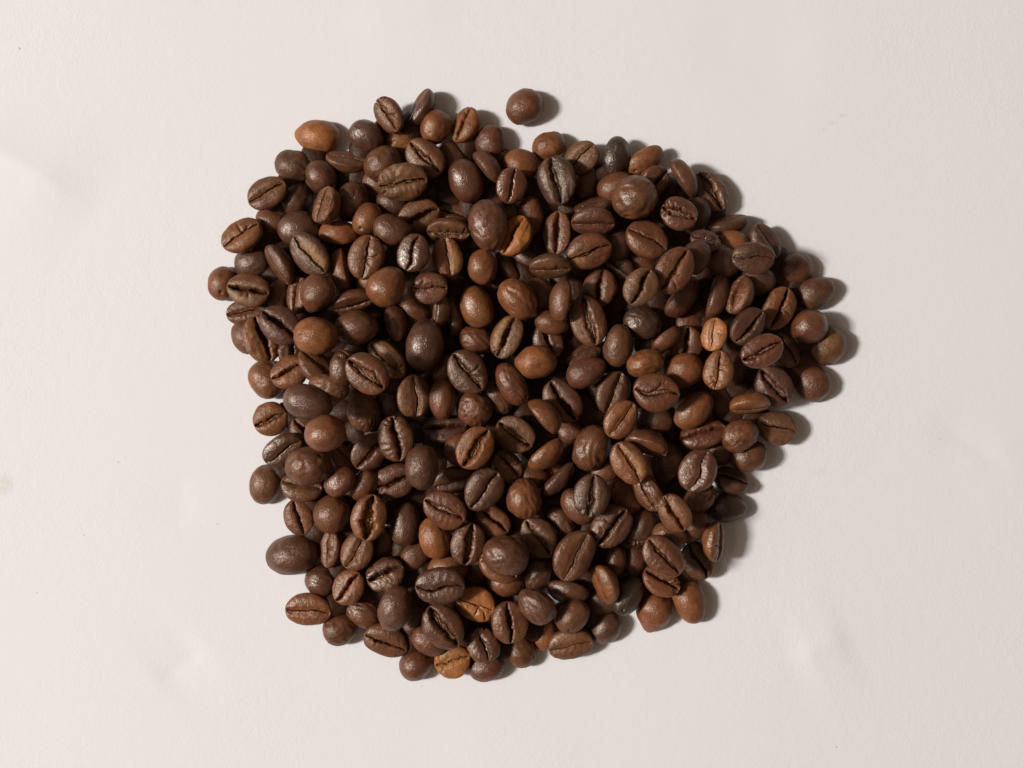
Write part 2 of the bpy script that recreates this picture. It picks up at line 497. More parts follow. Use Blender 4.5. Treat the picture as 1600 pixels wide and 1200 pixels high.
# x|y|length|width|angle|roll|pitch|layer|tone|gloss|features|label  (photograph pixels, degrees)
BEANS = """
496|213|72|52|-8|180|0|0|O|.3|E|bright orange brown smooth lemon-shaped bean on paper at the pile's top corner
461|259|64|50|-10|180|0|0|g|.3|v|grey brown back-up bean on paper just below the bright orange lemon-shaped rim bean
418|303|66|48|28|5|0|1|m|.35|c|brown bean with straight tan-lined crease jutting onto paper below the grey brown bean
464|312|56|46|60|150|0|0|d|.4||dark brown bean wedged behind the rim bean with the straight tan-lined crease
502|275|54|46|-50|180|0|1|mp|.45||smooth pinkish brown egg-shaped bean overlapping the grey brown rim bean
541|249|64|44|-12|52|0|0|mt|.4|n|brown bean on its side with crease upward under the bright orange lemon-shaped bean
572|213|56|48|-30|180|0|1|p|.7|T|glossy purplish bean on the upper rim right of the bright orange lemon-shaped bean
507|320|60|50|70|48|0|2|mt|.3|v|wrinkled light brown bean whose curved crease hugs its left edge, beside shaded dark bean
552|312|56|50|80|170|0|1|dr|.3|l|shaded dark reddish bean with one fine vertical line right of the wrinkled light bean
607|180|60|46|-58|-32|0|1|m|.3|kK|brown bean with branching black cracks on the upper rim, left of the dark standing bean
655|167|64|46|60|62|0|0|p|.6|n|dark purplish bean standing on edge at the very top rim, casting a wide shadow
681|199|56|48|65|180|0|1|mo|.45||smooth warm brown bean in front of the cracked orange brown rim bean
725|195|60|46|65|32|0|0|om|.35|kw|orange brown split bean with forked cracks at the top rim under the purplish bean's shadow
627|222|52|40|0|180|0|0|o|.25|v|short orange bean end peeking out below the branching-cracked rim bean
598|257|62|54|30|180|0|1|mg|.35|vT|round grey brown bean partly covered by the broad olive brown rough bean
590|287|56|46|-30|180|0|0|m|.35||mostly hidden brown bean below the round grey brown bean, beside the olive rough bean
664|247|70|54|-47|0|0|1|mr|.4|cw|brown bean with a deep diagonal groove behind the broad olive brown rough bean
629|284|78|58|8|-22|0|2|t|.25|cvrk|broad olive brown rough bean with a ragged crease along its lower side
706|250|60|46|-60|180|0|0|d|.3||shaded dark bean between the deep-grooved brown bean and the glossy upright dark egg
766|222|54|50|75|180|0|0|dm|.35||dark brown bean with lit lower half on the upper rim, below the lone bean
760|262|60|44|-50|-100|0|1|mg|.4||thin grey arc of a bean standing on edge below the half-shaded rim bean
728|283|70|53|-75|180|0|2|dr|.75||glossy dark reddish egg-shaped bean with bright sparkle, upright near the top
798|291|58|50|75|-16|0|2|r|.75|cw|glossy reddish bean with black jagged crease right of the glossy dark egg-shaped bean
815|256|58|46|-10|180|0|1|om|.4||orange brown dome-shaped bean behind the glossy reddish bean with the black jagged crease
612|315|52|40|-20|180|0|0|d|.5||small dark bean tucked below the broad olive brown rough bean
820|168|61|55|30|180|0|0|m|.4|T|lone brown bean lying apart from the pile on bare paper
858|230|54|46|20|180|0|0|om|.3|v|orange brown bean on the upper rim behind the rough grey-dark bean with the long crease
909|246|58|50|42|8|18|1|tg|.25|n|matt tan flat-faced bean tilted toward the light on the rim, with a clean dark slit
962|245|64|44|82|150|0|1|k|.55||glossy near-black upright bean on the upper rim with a white sheen on one side
1006|250|66|42|30|130|0|0|ot|.3|h|speckled golden brown narrow bean on the upper rim right of the glossy near-black bean
870|283|77|60|-78|-18|0|2|gk|.42|cwv|large rough grey-dark bean with a long black crease near the upper rim
917|288|58|40|70|180|0|0|dr|.4||shaded reddish bean below the matt tan flat-faced bean
962|292|60|50|20|180|0|1|mr|.45||warm brown bean half hidden behind the large round shiny bean
993|309|73|67|30|180|0|3|m|.7|Tv|largest round shiny brown bean with a crinkled bright spot, near the upper right rim
1022|286|56|50|45|-32|0|1|pm|.4|vwr|pinkish wrinkled bean with a black gash beside the largest round shiny bean
1066|280|68|44|-60|-105|0|1|mp|.45||curved kidney-shaped bean on edge between the wrinkled pinkish bean and the crumbled rim bean
928|319|62|44|15|55|0|1|d|.5|v|dark folded bean left of the largest round shiny bean
1110|299|70|50|-58|8|0|0|dg|.5|Cwkv|crumbled dark olive bean with flaking golden skin on the upper right rim
1058|337|58|50|-20|4|0|2|dr|.6|Ck|dark reddish round bean with a golden crumbly crease below the largest round bean
1135|347|68|46|12|68|0|0|p|.4|n|purplish slim bean on its side on the rim below the crumbled olive bean
1197|377|62|50|-58|25|0|1|p|.35|n|purplish bean with an angular lit facet on the right rim behind the ridge-edged bean
1096|380|48|38|-15|30|0|1|p|.5|kK|small purplish bean with a round knob and cracks above the shaded orange bean
1146|382|56|44|-10|180|0|0|o|.25||shaded orange bean under the slim purplish side-lying bean
378|368|68|50|33|14|0|1|mo|.35|cK|tan orange bean with a crease and a branching crack, jutting onto paper at the left
427|346|56|44|-25|180|0|0|mr|.35||shaded reddish bean behind the tan orange bean with the branching crack
467|358|66|54|10|180|0|1|g|.55||silvery grey-brown smooth bean behind the bean with the golden flaky face
485|397|78|52|-50|-18|0|2|g|.35|pch|grey-edged bean with a golden flaky patch and a black pinhole at its tip
435|414|70|46|-58|-58|0|1|md|.45|n|slanting brown bean on its side left of the bean with golden flaky patch
397|412|60|52|10|180|0|0|g|.5||grey brown smooth bean below the tan orange branching-crack bean
348|443|54|46|80|180|0|0|mo|.35|h|leftmost bean of the pile, warm brown with a dark chip on its side
388|453|68|52|-12|6|0|1|mt|.35|pwK|split bean with tan lower lip and golden patch next to the leftmost bean
437|462|62|40|75|150|0|0|m|.4||shaded narrow brown bean between the split tan-lipped bean and the round brown pair
465|462|60|46|80|40|0|1|m|.35|wk|brown bean with a dark notch tucked behind a smooth warm brown egg
494|459|62|53|70|180|0|2|m|.4|E|smooth warm brown egg-shaped bean directly above the orange bean with the pinhole
530|366|64|44|-3|-140|0|1|o|.3||flat orange bean arc below the small end-on orange bean with a crack
538|424|74|42|-80|95|0|1|mo|.35||thin brown bean on edge between the golden-patch bean and the large tan-faced bean
573|342|54|46|55|150|0|1|om|.35|hT|small end-on orange brown bean with a tiny crack beside the dark smooth egg
613|359|60|48|-5|180|0|2|md|.5|e|dark smooth egg-shaped bean right of the small end-on orange bean
656|340|68|52|25|-14|0|1|mt|.35|w|light brown bean with a wide black gap above the glossy S-crease bean
708|335|52|40|-20|20|0|0|dr|.55|kK|small shaded reddish fragment-like bean with cracks above the crumb-edged bean
700|362|68|46|-3|-50|0|1|mt|.35|CkK|side-lying light brown bean with pale crumbs in its lower crease, beside the big reddish egg
763|351|81|60|-80|180|0|3|mr|.65|v|largest smooth reddish brown egg-shaped bean, upright in the upper middle of the pile
572|402|71|56|78|-6|0|2|mt|.4|cK|large tan-faced bean with pale-lined crease and a crossing crack, beside the glossy dark-grey bean
644|394|62|52|70|8|0|2|dg|.75|ws|glossy dark grey bean with a wide S-shaped black crease
700|402|64|46|-82|8|0|2|ot|.4|cpk|golden brown bean with a greenish patch left of its lined crease
672|450|56|48|0|0|0|2|dr|.55|ck|small dark reddish bean with a level crease like a closed mouth
607|449|66|58|50|180|0|3|mo|.65|eT|shiny warm brown fat bean with a lifted flake, left of the closed-mouth bean
582|438|56|46|30|180|0|1|ot|.3||tan orange bean tip showing behind the fat bean with the lifted flake
755|417|58|46|88|180|0|2|mo|.5||smooth orange brown oval bean directly under the largest reddish egg
788|332|56|44|-50|180|0|1|d|.4||dark bean mostly hidden behind the largest reddish egg-shaped bean
803|368|68|52|60|26|0|2|O|.3|wv|orange crescent-like bean with a black gap beside the largest reddish egg
830|338|64|42|-88|180|0|1|m|.45||small brown upright bean with dark lower half below the rough grey-dark bean
871|364|70|44|85|18|0|1|mr|.4|w|slim pinkish reddish bean with a sharp lengthwise ridge, upright below the rough grey-dark bean
928|346|70|48|-2|-42|0|2|mp|.4|c|pinkish brown bean with its crease along the lower edge, left of the right-hand smooth-faced bean
921|394|74|54|18|-16|0|2|m|.45|c|brown bean with straw-like fibres in its low crease
860|418|66|46|0|-52|0|2|dt|.45|K|olive brown bean tipped on its side with crease below, left of the fibre-creased bean
808|467|70|54|-45|180|0|3|or|.5|lv|bright reddish orange bean with a long fine seam in the upper middle
845|462|60|46|-60|180|0|1|dr|.4||shaded dark reddish bean behind the bright reddish orange seamed bean
937|450|62|52|78|16|0|2|mr|.45|wk|pinkish red bean with a black forked crease above the long double-lipped bean
795|414|54|40|-50|60|0|0|d|.4||deep shaded dark bean below the orange crescent-like bean
822|402|56|42|-30|180|0|0|p|.45||purplish bean deep in the gap left of the tipped olive brown bean
1011|374|71|57|-30|16|0|2|mr|.45|c|smooth-faced reddish bean with an off-centre ragged crease below the largest round bean
1048|426|78|56|55|-8|0|2|mr|.4|cwK|large reddish bean with a wide straight dark groove and a shadow across its middle
997|452|63|51|60|0|0|3|gt|.35|spw|bean with one olive golden lobe and one grey lobe split by an S crease
1064|463|74|48|52|108|0|1|pr|.45||smooth purplish bean on its side with an orange ridge, leaning below the wide-grooved bean
1115|463|76|48|75|100|0|1|mp|.5|r|tall curved brown bean on edge with faint ribs, right of the orange-ridged bean
1120|412|58|48|-35|180|0|0|dp|.45||shaded purplish bean left of the bean with a level wavy crease
1000|408|58|44|-20|180|0|0|mr|.35||shaded brown bean behind the olive-and-grey lobed bean
968|418|52|40|-40|-30|0|0|d|.5||small dark creased bean in the gap right of the fibre-creased bean
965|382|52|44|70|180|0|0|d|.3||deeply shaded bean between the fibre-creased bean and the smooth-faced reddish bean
1080|406|54|44|60|180|0|1|d|.35||dark bean just showing behind the top of the large wide-grooved bean
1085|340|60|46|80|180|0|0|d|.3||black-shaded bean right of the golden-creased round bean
1174|404|66|50|-5|0|0|2|dp|.45|csn|dark reddish-brown oval bean with a level wavy crease and pale rim line
1242|419|58|52|20|180|0|0|md|.45|T|round brown bean with orange-lit underside on the right rim
1274|456|62|49|15|180|0|0|g|.45|e|grey brown bean lying outermost on the upper right rim with a long shadow
1183|440|58|48|-10|180|0|1|p|.4||dark purplish bean under the level wavy-creased bean
1155|460|64|46|70|60|0|1|mr|.35|wr|brown crescent bean facing into shade beside the tall curved bean
1216|482|71|52|65|-12|0|1|ro|.4|wrK|ribbed reddish bean with an orange right lobe near the right rim
1170|510|66|50|48|-28|0|2|p|.35|nw|flat-faced purplish bean with a sloping crease left of the ribbed orange-lobed bean
382|487|58|44|10|0|0|0|m|.35|nr|small brown bean with a pinched crease on the left rim under the split tan-lipped bean
385|527|56|46|-60|180|0|0|m|.35||smooth brown bean on the left rim below the small pinched-crease bean
409|530|76|55|-72|26|0|1|mo|.35|wv|long brown hollow-faced bean with a pale rim, curving along the left edge of the pile
437|509|70|56|-40|4|0|2|dp|.4|w|dark purplish bean with a straight black diagonal groove left of the orange pinhole bean
457|548|58|44|85|-30|0|1|dm|.4|v|shaded bean with dark furrowed face directly under the black diagonal groove bean
494|524|70|60|-20|180|0|3|o|.35|hT|orange brown rounded bean with a tiny pinhole in its side, left part of the pile
552|474|66|44|15|-62|0|2|dm|.4|w|dark crescent-topped bean opening downward like a wing above a rounded olive dome
557|513|70|53|0|180|0|2|mg|.45|hT|rounded olive brown dome-shaped bean with a folded notch, right of the orange pinhole bean
452|580|62|52|25|14|0|1|mo|.35|w|orange brown bean opened like a cup with a dark hollow near the left rim
417|593|63|53|-60|180|0|0|mo|.45||smooth tan brown egg on the left rim left of the cup-like bean
493|570|67|50|-45|42|0|1|m|.35|n|brown bean with a lit back edge and shaded face under the orange pinhole bean
514|605|66|44|-10|150|0|1|mt|.3|v|tan bean with a peeled flake under the gold-lined creased bean
534|575|58|46|80|145|0|1|dm|.5|k|dark wrinkled bean with a crack at its foot left of the gold-lined creased bean
572|585|75|58|-40|0|0|3|mr|.45|C|reddish brown oval bean with a straight gold-lined diagonal crease left of the large dark egg
618|506|58|36|-80|180|0|1|m|.45||small narrow brown bean standing between the olive dome bean and large dark egg
648|484|54|42|-30|180|0|0|mr|.35||small reddish bean below the closed-mouth bean, deep in shade
705|496|66|44|95|80|0|0|pg|.4||pale pinkish sliver-like bean on edge in the dark gap above the large dark egg
684|486|54|40|85|80|0|0|g|.6||narrow grey glint of a bean beside the pale pinkish sliver
746|479|68|52|-72|180|0|2|mo|.6||shiny olive brown upright oval bean left of the bright reddish orange seamed bean
664|539|82|59|85|180|0|3|dp|.75|T|largest dark glossy egg-shaped bean with a purplish sheen, left of centre
605|560|76|48|-45|-32|0|1|t|.3|wk|pale tan crescent bean behind the gold-lined creased bean
744|531|56|43|-20|180|0|1|r|.4|v|small reddish plump bean right of the largest dark glossy egg
731|581|75|60|-52|0|0|3|dg|.4|cwK|large dark olive bean with double crinkled lips in its crease near the centre
697|578|54|42|60|180|0|1|r|.3|v|reddish bean sliver between the largest dark egg and the double-lipped olive bean
648|619|69|54|92|-20|0|2|mt|.4|nc|brown bean with a curved pale lip along its right-hand crease below the largest dark egg
692|623|64|42|88|165|0|2|mr|.45||smooth narrow upright reddish bean next to the pale-lipped crease bean
792|527|70|46|65|16|0|2|gt|.35|pkw|grey tan slim bean with golden flaky patch and a dark hole in its crease
856|533|60|50|-75|6|0|1|dr|.55|wk|dark reddish split bean behind the lemon-shaped orange bean of the middle
837|566|67|53|0|180|0|3|o|.4|eE|lemon-shaped smooth orange brown bean in the middle of the pile
879|470|66|45|82|-112|0|2|m|.5||smooth upright brown bean on edge left of the long double-lipped bean
920|501|82|59|-75|0|0|3|m|.45|Cw|long brown bean with a wide straw-lined double-lipped crease, right of centre
912|553|62|42|30|60|0|1|d|.45|v|dark wrinkled side-lying bean under the long double-lipped bean
916|581|66|46|25|180|0|1|rp|.35|e|purplish red smooth bean slanting right of the lemon-shaped orange bean
799|600|72|43|-60|170|0|2|mr|.4|v|long slim reddish bean slanting below the lemon-shaped orange bean
777|621|58|43|-50|180|0|1|mg|.4|v|speckled grey brown bean left of the long slim reddish bean
862|504|54|38|-15|180|0|1|m|.4||brown bean edge in the gap below the smooth upright edge-on bean
1004|504|62|49|-15|180|0|2|gk|.7|v|very shiny blackish grey bean below the olive-and-grey lobed bean
967|540|68|46|85|180|0|2|gm|.45||dull grey brown upright oval bean left of the very shiny blackish bean
1008|568|60|44|15|180|0|2|mo|.45|vr|wrinkled warm brown bean below the very shiny blackish grey bean
1071|538|60|54|80|8|20|1|mr|.5|kw|reddish bean seen from its end with a short black star-like crack
1069|577|60|54|20|180|0|2|mo|.35|T|round matt warm brown bean overlapping the end-on star-cracked bean
1121|521|54|43|80|25|0|2|O|.45|nc|small bright orange bean with a curled skin flap under the tall curved bean
1120|578|62|47|80|14|0|2|mo|.4|kK|brown bean with star-shaped cracks at its centre right of the round matt bean
1040|527|54|38|40|110|0|1|m|.4|k|small chipped brown stub left of the end-on star-cracked bean
1073|506|52|42|0|180|0|0|dr|.3||deeply shaded reddish bean above the end-on star-cracked bean
1026|612|74|59|-8|0|0|3|mr|.45|wcKs|large reddish bean with a gaping ragged crease like parted lips, right of centre
1083|640|72|49|42|178|0|2|mo|.55||smooth golden brown slanting bean right of the gaping-lipped bean
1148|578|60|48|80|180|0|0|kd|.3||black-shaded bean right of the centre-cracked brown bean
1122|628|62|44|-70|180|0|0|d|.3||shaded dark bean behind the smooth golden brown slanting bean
1018|540|54|46|0|180|0|0|dr|.3||dim reddish bean in the gap below the very shiny blackish bean
1264|511|58|54|0|180|0|1|mr|.6|T|round shiny reddish bean on the right rim resting on an olive brown bean
1291|540|63|56|60|180|0|0|t|.4|T|olive tan bean at the outermost right rim under the round shiny reddish bean
1191|548|70|51|25|-4|0|2|mr|.7|crw|glossy ribbed reddish brown bean with a crumbly crease near the right rim
1228|546|62|50|-60|30|0|0|d|.4||dark shaded bean behind the glossy ribbed reddish bean
1209|603|70|56|-50|-6|0|1|dp|.4|Cw|dark purplish bean with pinkish double lips in its crease on the right rim
1269|599|58|54|-50|180|0|0|md|.45||brown egg-shaped bean on paper right of the pink-lipped purplish bean
1173|634|64|45|5|-68|0|1|om|.65||shiny orange brown bean lying on its side on the rim below the pink-lipped bean
482|629|80|54|-15|180|0|1|gp|.5|e|long purplish grey smooth bean below the cup-like bean near the left rim
423|655|56|52|20|-4|0|0|to|.3|cw|tan bean with a gold-lined crease lying on paper at the left rim
480|677|62|46|-45|12|0|0|m|.35|w|brown bean with a shaded hollow under the long purplish grey bean
521|674|63|53|20|180|0|2|om|.55|T|shiny orange brown round bean below the long purplish grey bean
567|643|66|50|-72|180|0|1|mt|.5|v|dull brown egg-shaped bean directly below the gold-lined creased bean
442|704|67|49|30|-22|0|1|md|.7|cs|glossy dark brown bean with its crease toward the lower side on the left rim
482|728|73|60|10|180|0|2|m|.45|vT|large wrinkled brown rounded bean near the left rim, over a pinholed tan bean
472|759|67|48|-12|24|0|1|mt|.4|hn|tan bean with a pinhole lying beneath the large wrinkled rounded bean
415|757|63|51|80|180|0|0|mt|.4||tan brown bean lying on paper as the outermost of the lower left rim
538|714|64|46|-45|62|0|1|dm|.4||crescent of a dark brown bean right of the large wrinkled rounded bean
580|707|66|50|45|-14|0|2|md|.4|cw|brown bean with a dark diagonal slit left of the black-gapped knobbly bean
532|752|54|44|40|180|0|1|r|.65||small shiny reddish egg right of the pinholed tan bean
570|757|56|43|55|145|0|1|mr|.5||small shiny brown angular bean right of the small shiny reddish egg
617|752|64|53|20|2|0|1|dr|.4|kw|dark reddish bean with a curved lip and edge nicks left of the olive egg
606|632|54|38|-70|180|0|0|g|.5|h|silvery grey bean with specks in the gap right of the dull brown egg
695|668|70|48|3|28|0|1|d|.5|krw|dark bean with fanned wrinkles and a black hole at its left tip
741|638|58|53|-40|180|0|1|rm|.4|v|reddish bean with flowing wrinkle lines below the double-lipped olive bean
620|685|72|55|-80|0|0|3|dm|.45|wvkr|knobbly dark bean with a broad black gap between its lobes
662|730|71|55|85|180|0|3|dg|.4|l|dull olive brown egg-shaped bean with a fine line, left of the tan double-striped bean
708|752|64|48|15|-34|0|1|dg|.4|n|dark grey bean with a pale edge under the tan double-striped bean
743|700|73|55|55|-8|0|3|om|.35|C|tan golden bean with a pale twin-striped crease, lower middle of the pile
716|702|52|42|80|180|0|1|r|.35||reddish bean sliver left of the tan twin-striped bean
757|766|74|57|52|-15|0|3|pg|.4|cr|greyish ribbed bean with a pale lower lip below the tan twin-striped bean
880|626|74|57|-58|0|0|2|mg|.4|wn|brown bean with a clean straight black groove in the centre of the pile
848|652|66|47|-48|-100|0|3|om|.65|l|shiny orange brown bean with a side seam left of the straight-grooved bean
805|678|66|56|-38|-10|0|3|tp|.35|pcw|pale pinkish tan bean with a golden patch, below the long slim reddish bean
794|727|52|46|-50|30|0|1|t|.35|kK|small tan cracked knob-like bean under the pale pinkish tan bean
852|709|66|45|40|118|0|2|or|.6||glossy orange red bean on its side right of the pale pinkish tan bean
870|747|70|42|45|95|0|1|p|.5||thin purplish bean with a frayed tan tip below the glossy orange red bean
923|699|74|56|65|180|0|2|m|.5|v|large wrinkled brown egg-shaped bean right of the glossy orange red bean
890|676|56|44|-20|180|0|0|r|.4||reddish bean deep in the gap below the straight-grooved bean
943|737|56|46|20|180|0|0|m|.4||brown bean tip under the large wrinkled egg, left of the orange-lobed bean
862|738|52|38|0|180|0|0|o|.35||orange bean scrap under the glossy orange red bean
832|744|54|42|0|180|0|0|dr|.35||dim reddish bean above the smooth orange brown round bean
958|613|70|53|68|-16|0|2|md|.4|n|brown smooth-faced bean with a black slit near its right edge, left of gaping-lipped bean
970|655|66|52|52|-14|0|3|mo|.4|nc|warm brown bean with a folded dark crease below the black-slit smooth-faced bean
1098|678|74|50|15|40|0|1|r|.65|rw|glossy red brown bean with ribs facing up under the smooth golden slanting bean
1010|697|70|52|-20|-66|0|2|mr|.5|k|arched brown bean curling to a star-shaped pucker above the orange-and-olive bean
982|723|72|53|-60|-4|0|3|mo|.4|cp|bean with one orange lobe and one olive lobe, right of the large wrinkled egg
1090|735|71|59|62|0|0|3|rp|.65|srn|glossy ribbed purplish red bean with an S-shaped crease near the lower right rim
1026|656|58|46|-15|180|0|1|d|.4||shaded dark bean under the gaping-lipped bean
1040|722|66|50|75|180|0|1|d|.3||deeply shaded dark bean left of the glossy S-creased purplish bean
1012|770|63|43|-65|-36|0|2|m|.65|kv|shiny lumpy brown bean below the orange-and-olive lobed bean
1125|704|56|46|0|180|0|0|dr|.3||shaded reddish bean behind the glossy S-creased purplish bean
1214|668|63|52|-15|8|0|0|tg|.4|n|olive brown bean with an arched hairline crease on paper at the right rim
1155|681|60|50|30|165|0|1|m|.45|lv|brown folded bean with wavy seams left of the arched-crease rim bean
1168|712|60|48|10|180|0|0|dm|.45||dark brown bean on paper under the wavy-seamed folded bean
1142|750|56|44|-20|36|0|0|d|.4|w|dark bean with a black jagged crease on the lower right rim
1135|792|65|47|-3|180|0|0|k|.55||near-black purplish bean lying on the lower right rim
1092|776|56|46|40|160|0|1|m|.4|k|brown bean bottom with a crack showing beneath the glossy S-creased bean
468|808|59|46|-72|0|0|0|m|.35|wr|small brown bean with a lifted lip on paper above the largest left-rim egg
520|803|62|57|90|180|0|1|m|.5|T|smooth rounded brown bean left of the golden-filled open bean
578|808|73|55|80|-4|0|2|mo|.4|GW|bean with a wide open groove filled with golden skin shreds
633|818|70|49|80|180|0|1|dg|.5||dark grey brown upright egg right of the golden-filled open bean
457|868|85|62|12|180|0|0|md|.45|T|largest egg-shaped brown bean on paper at the lower left rim
515|857|62|46|83|40|0|0|m|.3|nK|flat-faced brown bean with small nicks beside the largest left-rim egg
557|861|63|49|58|12|0|1|m|.3|nK|flat matt brown bean with a branching hairline crack below the golden-filled bean
503|908|54|49|-10|180|0|0|dr|.75|vT|shiny wrinkled reddish bean under the flat-faced nicked bean
544|917|58|52|50|16|0|1|om|.4|w|orange brown bean with a dark cup-like hollow beside the shiny wrinkled reddish bean
602|897|62|52|20|20|0|1|pm|.6|vw|crumpled pinkish bean with a hollow and a side flap, lower left
598|848|54|42|80|180|0|0|d|.35||dim dark bean below the golden-filled open bean
650|868|58|46|50|150|0|0|mp|.35||pinkish angular bean in shade below the dark grey upright egg
695|796|73|55|-28|-2|0|3|mr|.4|crw|ribbed pinkish brown bean with a straight sunken crease above the orange upright bean
679|840|67|51|-75|-150|0|2|o|.4|l|bright orange upright bean with a folded side under the ribbed pinkish bean
732|850|67|53|78|-12|0|2|mg|.4|Cn|brown bean with a pale twin-lipped crease right of the bright orange upright bean
771|813|60|48|-40|8|0|1|om|.45|kw|small warm brown bean with a short forked crease below the greyish ribbed bean
700|889|64|46|0|180|0|1|ot|.3||tan orange bean back showing above the dark-lipped wide bean
688|916|78|59|-3|-6|0|3|dp|.5|sr|wide dark purplish bean with a level wavy crease like dark lips, lower middle
820|779|64|54|-75|180|0|3|om|.45|vT|smooth orange brown rounded bean with faint wrinkles, right of the greyish ribbed bean
923|774|68|59|80|0|0|3|gk|.45|cwk|blackish olive bean with a crease and a triangular chip, right of the rounded orange bean
903|791|64|46|-50|180|0|2|m|.45||brown bean crescent showing behind the blackish olive chipped bean
841|840|70|53|-55|-10|0|2|mp|.4|crw|ribbed pinkish bean with a double-walled crease under the rounded orange bean
790|868|73|61|-25|180|0|3|mp|.5|Tv|large smooth pinkish brown rounded bean over an orange cracked bean
780|885|66|50|-35|26|0|2|om|.45|k|orange brown bean with edge cracks squeezed under the large pinkish rounded bean
789|908|62|50|-5|180|0|1|r|.55||shiny red brown bean lowest of the three stacked under the pinkish rounded bean
842|897|58|46|50|180|0|1|dp|.5|v|purplish bean with fine folds below the ribbed pinkish double-walled bean
899|869|85|61|62|-16|0|3|mr|.4|cn|largest crease-up reddish brown bean of the lower half, slanting with a curved slit
955|823|74|56|50|0|0|2|mp|.4|wvkK|misshapen pinkish brown bean with a lumpy side lobe, lower right
876|814|54|34|-50|180|0|1|mg|.4|v|thin grey brown bean left of the crescent behind the chipped blackish bean
963|877|49|34|85|180|0|1|mp|.4||smallest smooth pinkish oval bean, right of the largest slanting reddish bean
943|913|64|48|-68|-55|0|2|om|.4|nr|orange brown wedge-shaped bean with a twin crease on its left facet
888|921|67|46|-12|125|0|1|dm|.6||shiny dark brown bean lying sideways under the largest slanting reddish bean
748|890|54|44|90|180|0|0|gm|.35||grey bean sliver left of the stacked orange cracked bean
979|778|60|42|-70|180|0|1|or|.35||dim orange bean left of the shiny lumpy brown bean
1053|801|63|48|-60|-20|0|2|tm|.4|kw|tan brown bean with an angular ridge and forked crack, lower right
1082|822|60|46|50|180|0|1|dr|.4||shaded reddish bean behind the tan bean with the angular ridge
1119|846|63|50|85|-58|0|1|om|.65|wvK|shiny lumpy orange brown bean with black jagged gash on the lower right rim
1037|869|76|55|-48|6|0|3|mr|.6|cwr|shiny reddish bean with a branched crease over a cracked bean, lower right
1090|876|62|46|-65|0|0|0|dg|.45|sw|dark olive bean with a crooked crease on the lower right rim
1003|825|64|48|60|170|0|1|d|.4|k|shaded dark bean right of the misshapen lumpy pinkish bean
1045|838|56|46|-20|180|0|1|m|.35||brown bean back between the tan ridged bean and the shiny branched-crease bean
1034|907|63|46|-30|26|0|1|mo|.45|kw|brown cracked bean directly under the shiny branched-crease reddish bean
990|877|58|44|70|180|0|0|dr|.35||dim reddish bean right of the smallest smooth oval bean
482|954|73|52|-6|-6|0|0|om|.45|rn|ribbed orange brown bean with a level dark crease on paper at the lower left rim
532|982|55|47|20|180|0|0|dm|.35|v|wrinkled dark brown bean on paper right of the ribbed level-creased rim bean
570|957|62|46|-25|180|0|0|rm|.5|v|reddish bean under the orange cup-hollowed bean near the lower left rim
618|951|74|51|70|180|0|2|gm|.55||smooth grey brown upright egg left of the dark-lipped wide bean
603|1003|73|49|-22|-12|0|0|m|.4|wr|brown bean with a ridged half-shaded crease on the bottom rim below the grey brown egg
648|968|58|38|60|180|0|0|dm|.35||shaded narrow bean between the grey brown egg and the tan-stripped groove bean
694|979|79|59|-55|0|0|2|md|.45|Cw|large brown bean with a deep groove holding a tan skin strip, bottom middle
672|1000|60|46|-20|180|0|1|mr|.4||smooth brown bean beneath the large tan-stripped groove bean
651|1038|55|50|40|180|0|0|mr|.4|T|round reddish brown bean on the bottom rim left of the brightest orange bean
707|1032|58|54|15|4|0|0|O|.4|ckp|brightest orange bean of the bottom rim, with a crumbly crease
755|1007|54|49|-70|8|12|1|dm|.55|kv|dark bean end with star cracks above the bottom rim's shaded reddish bean
760|1040|57|47|20|180|0|0|dr|.4||shaded reddish bean lowest on the bottom rim right of the brightest orange bean
743|943|64|55|-20|-8|0|2|O|.35|nK|orange bean with a brown upper lobe and sharp crack right of the dark-lipped wide bean
795|972|66|59|-85|6|0|2|mr|.45|wn|reddish brown bean with a straight black parting, lower middle near the bottom rim
814|1017|54|47|-60|180|0|0|m|.35|v|brown bean on the bottom rim under the straight-parted reddish bean
838|946|66|51|-45|180|0|2|mp|.45|vE|pinched pinkish brown bean back right of the straight-parted reddish bean
851|991|54|34|75|180|0|0|o|.35||small orange upright bean in shade near the bottom rim
894|962|58|48|50|180|0|1|tm|.3|h|tan bean with a little knob above the olive tan bottom rim bean
892|1008|72|50|10|-12|0|0|tm|.45|nr|olive tan ribbed bean with a low curved crease on the bottom rim
946|980|57|48|45|180|0|0|dp|.55||dark purplish smooth bean on the lower right of the bottom rim
981|931|66|44|62|180|0|1|k|.6|h|near-black bean with a chipped glinting end above the dark purplish rim bean
1021|957|66|54|75|180|0|0|or|.4|E|smooth reddish orange pointed bean at the bottom right rim, left of its twin
1077|940|70|53|-70|180|0|0|om|.4|e|smooth orange brown bean at the bottom right corner, right of the pointed one
942|938|58|46|-10|180|0|0|dg|.4||dark olive bean under the orange brown wedge-shaped bean
"""

rows = []
for ln in BEANS.strip().splitlines():
    f = ln.split('|')
    rows.append(dict(x=float(f[0]), y=float(f[1]), L=float(f[2]), W=float(f[3]), ang=float(f[4]), roll=float(f[5]),
                     pitch=float(f[6]), layer=int(f[7]), col=f[8], gloss=float(f[9]), feat=f[10], label=f[11]))
N_SEEN = len(rows)
for i, r in enumerate(rows):
    rng = np.random.default_rng(100 + i)
    if r['roll'] == 180:
        r['roll'] = 180 + rng.uniform(-14, 14)
        r['pitch'] += rng.uniform(-8, 8)
    r['mesh'] = bean_mesh(r['L'], r['W'], r['feat'], (r['roll'] + 180) % 360 - 180, rng)

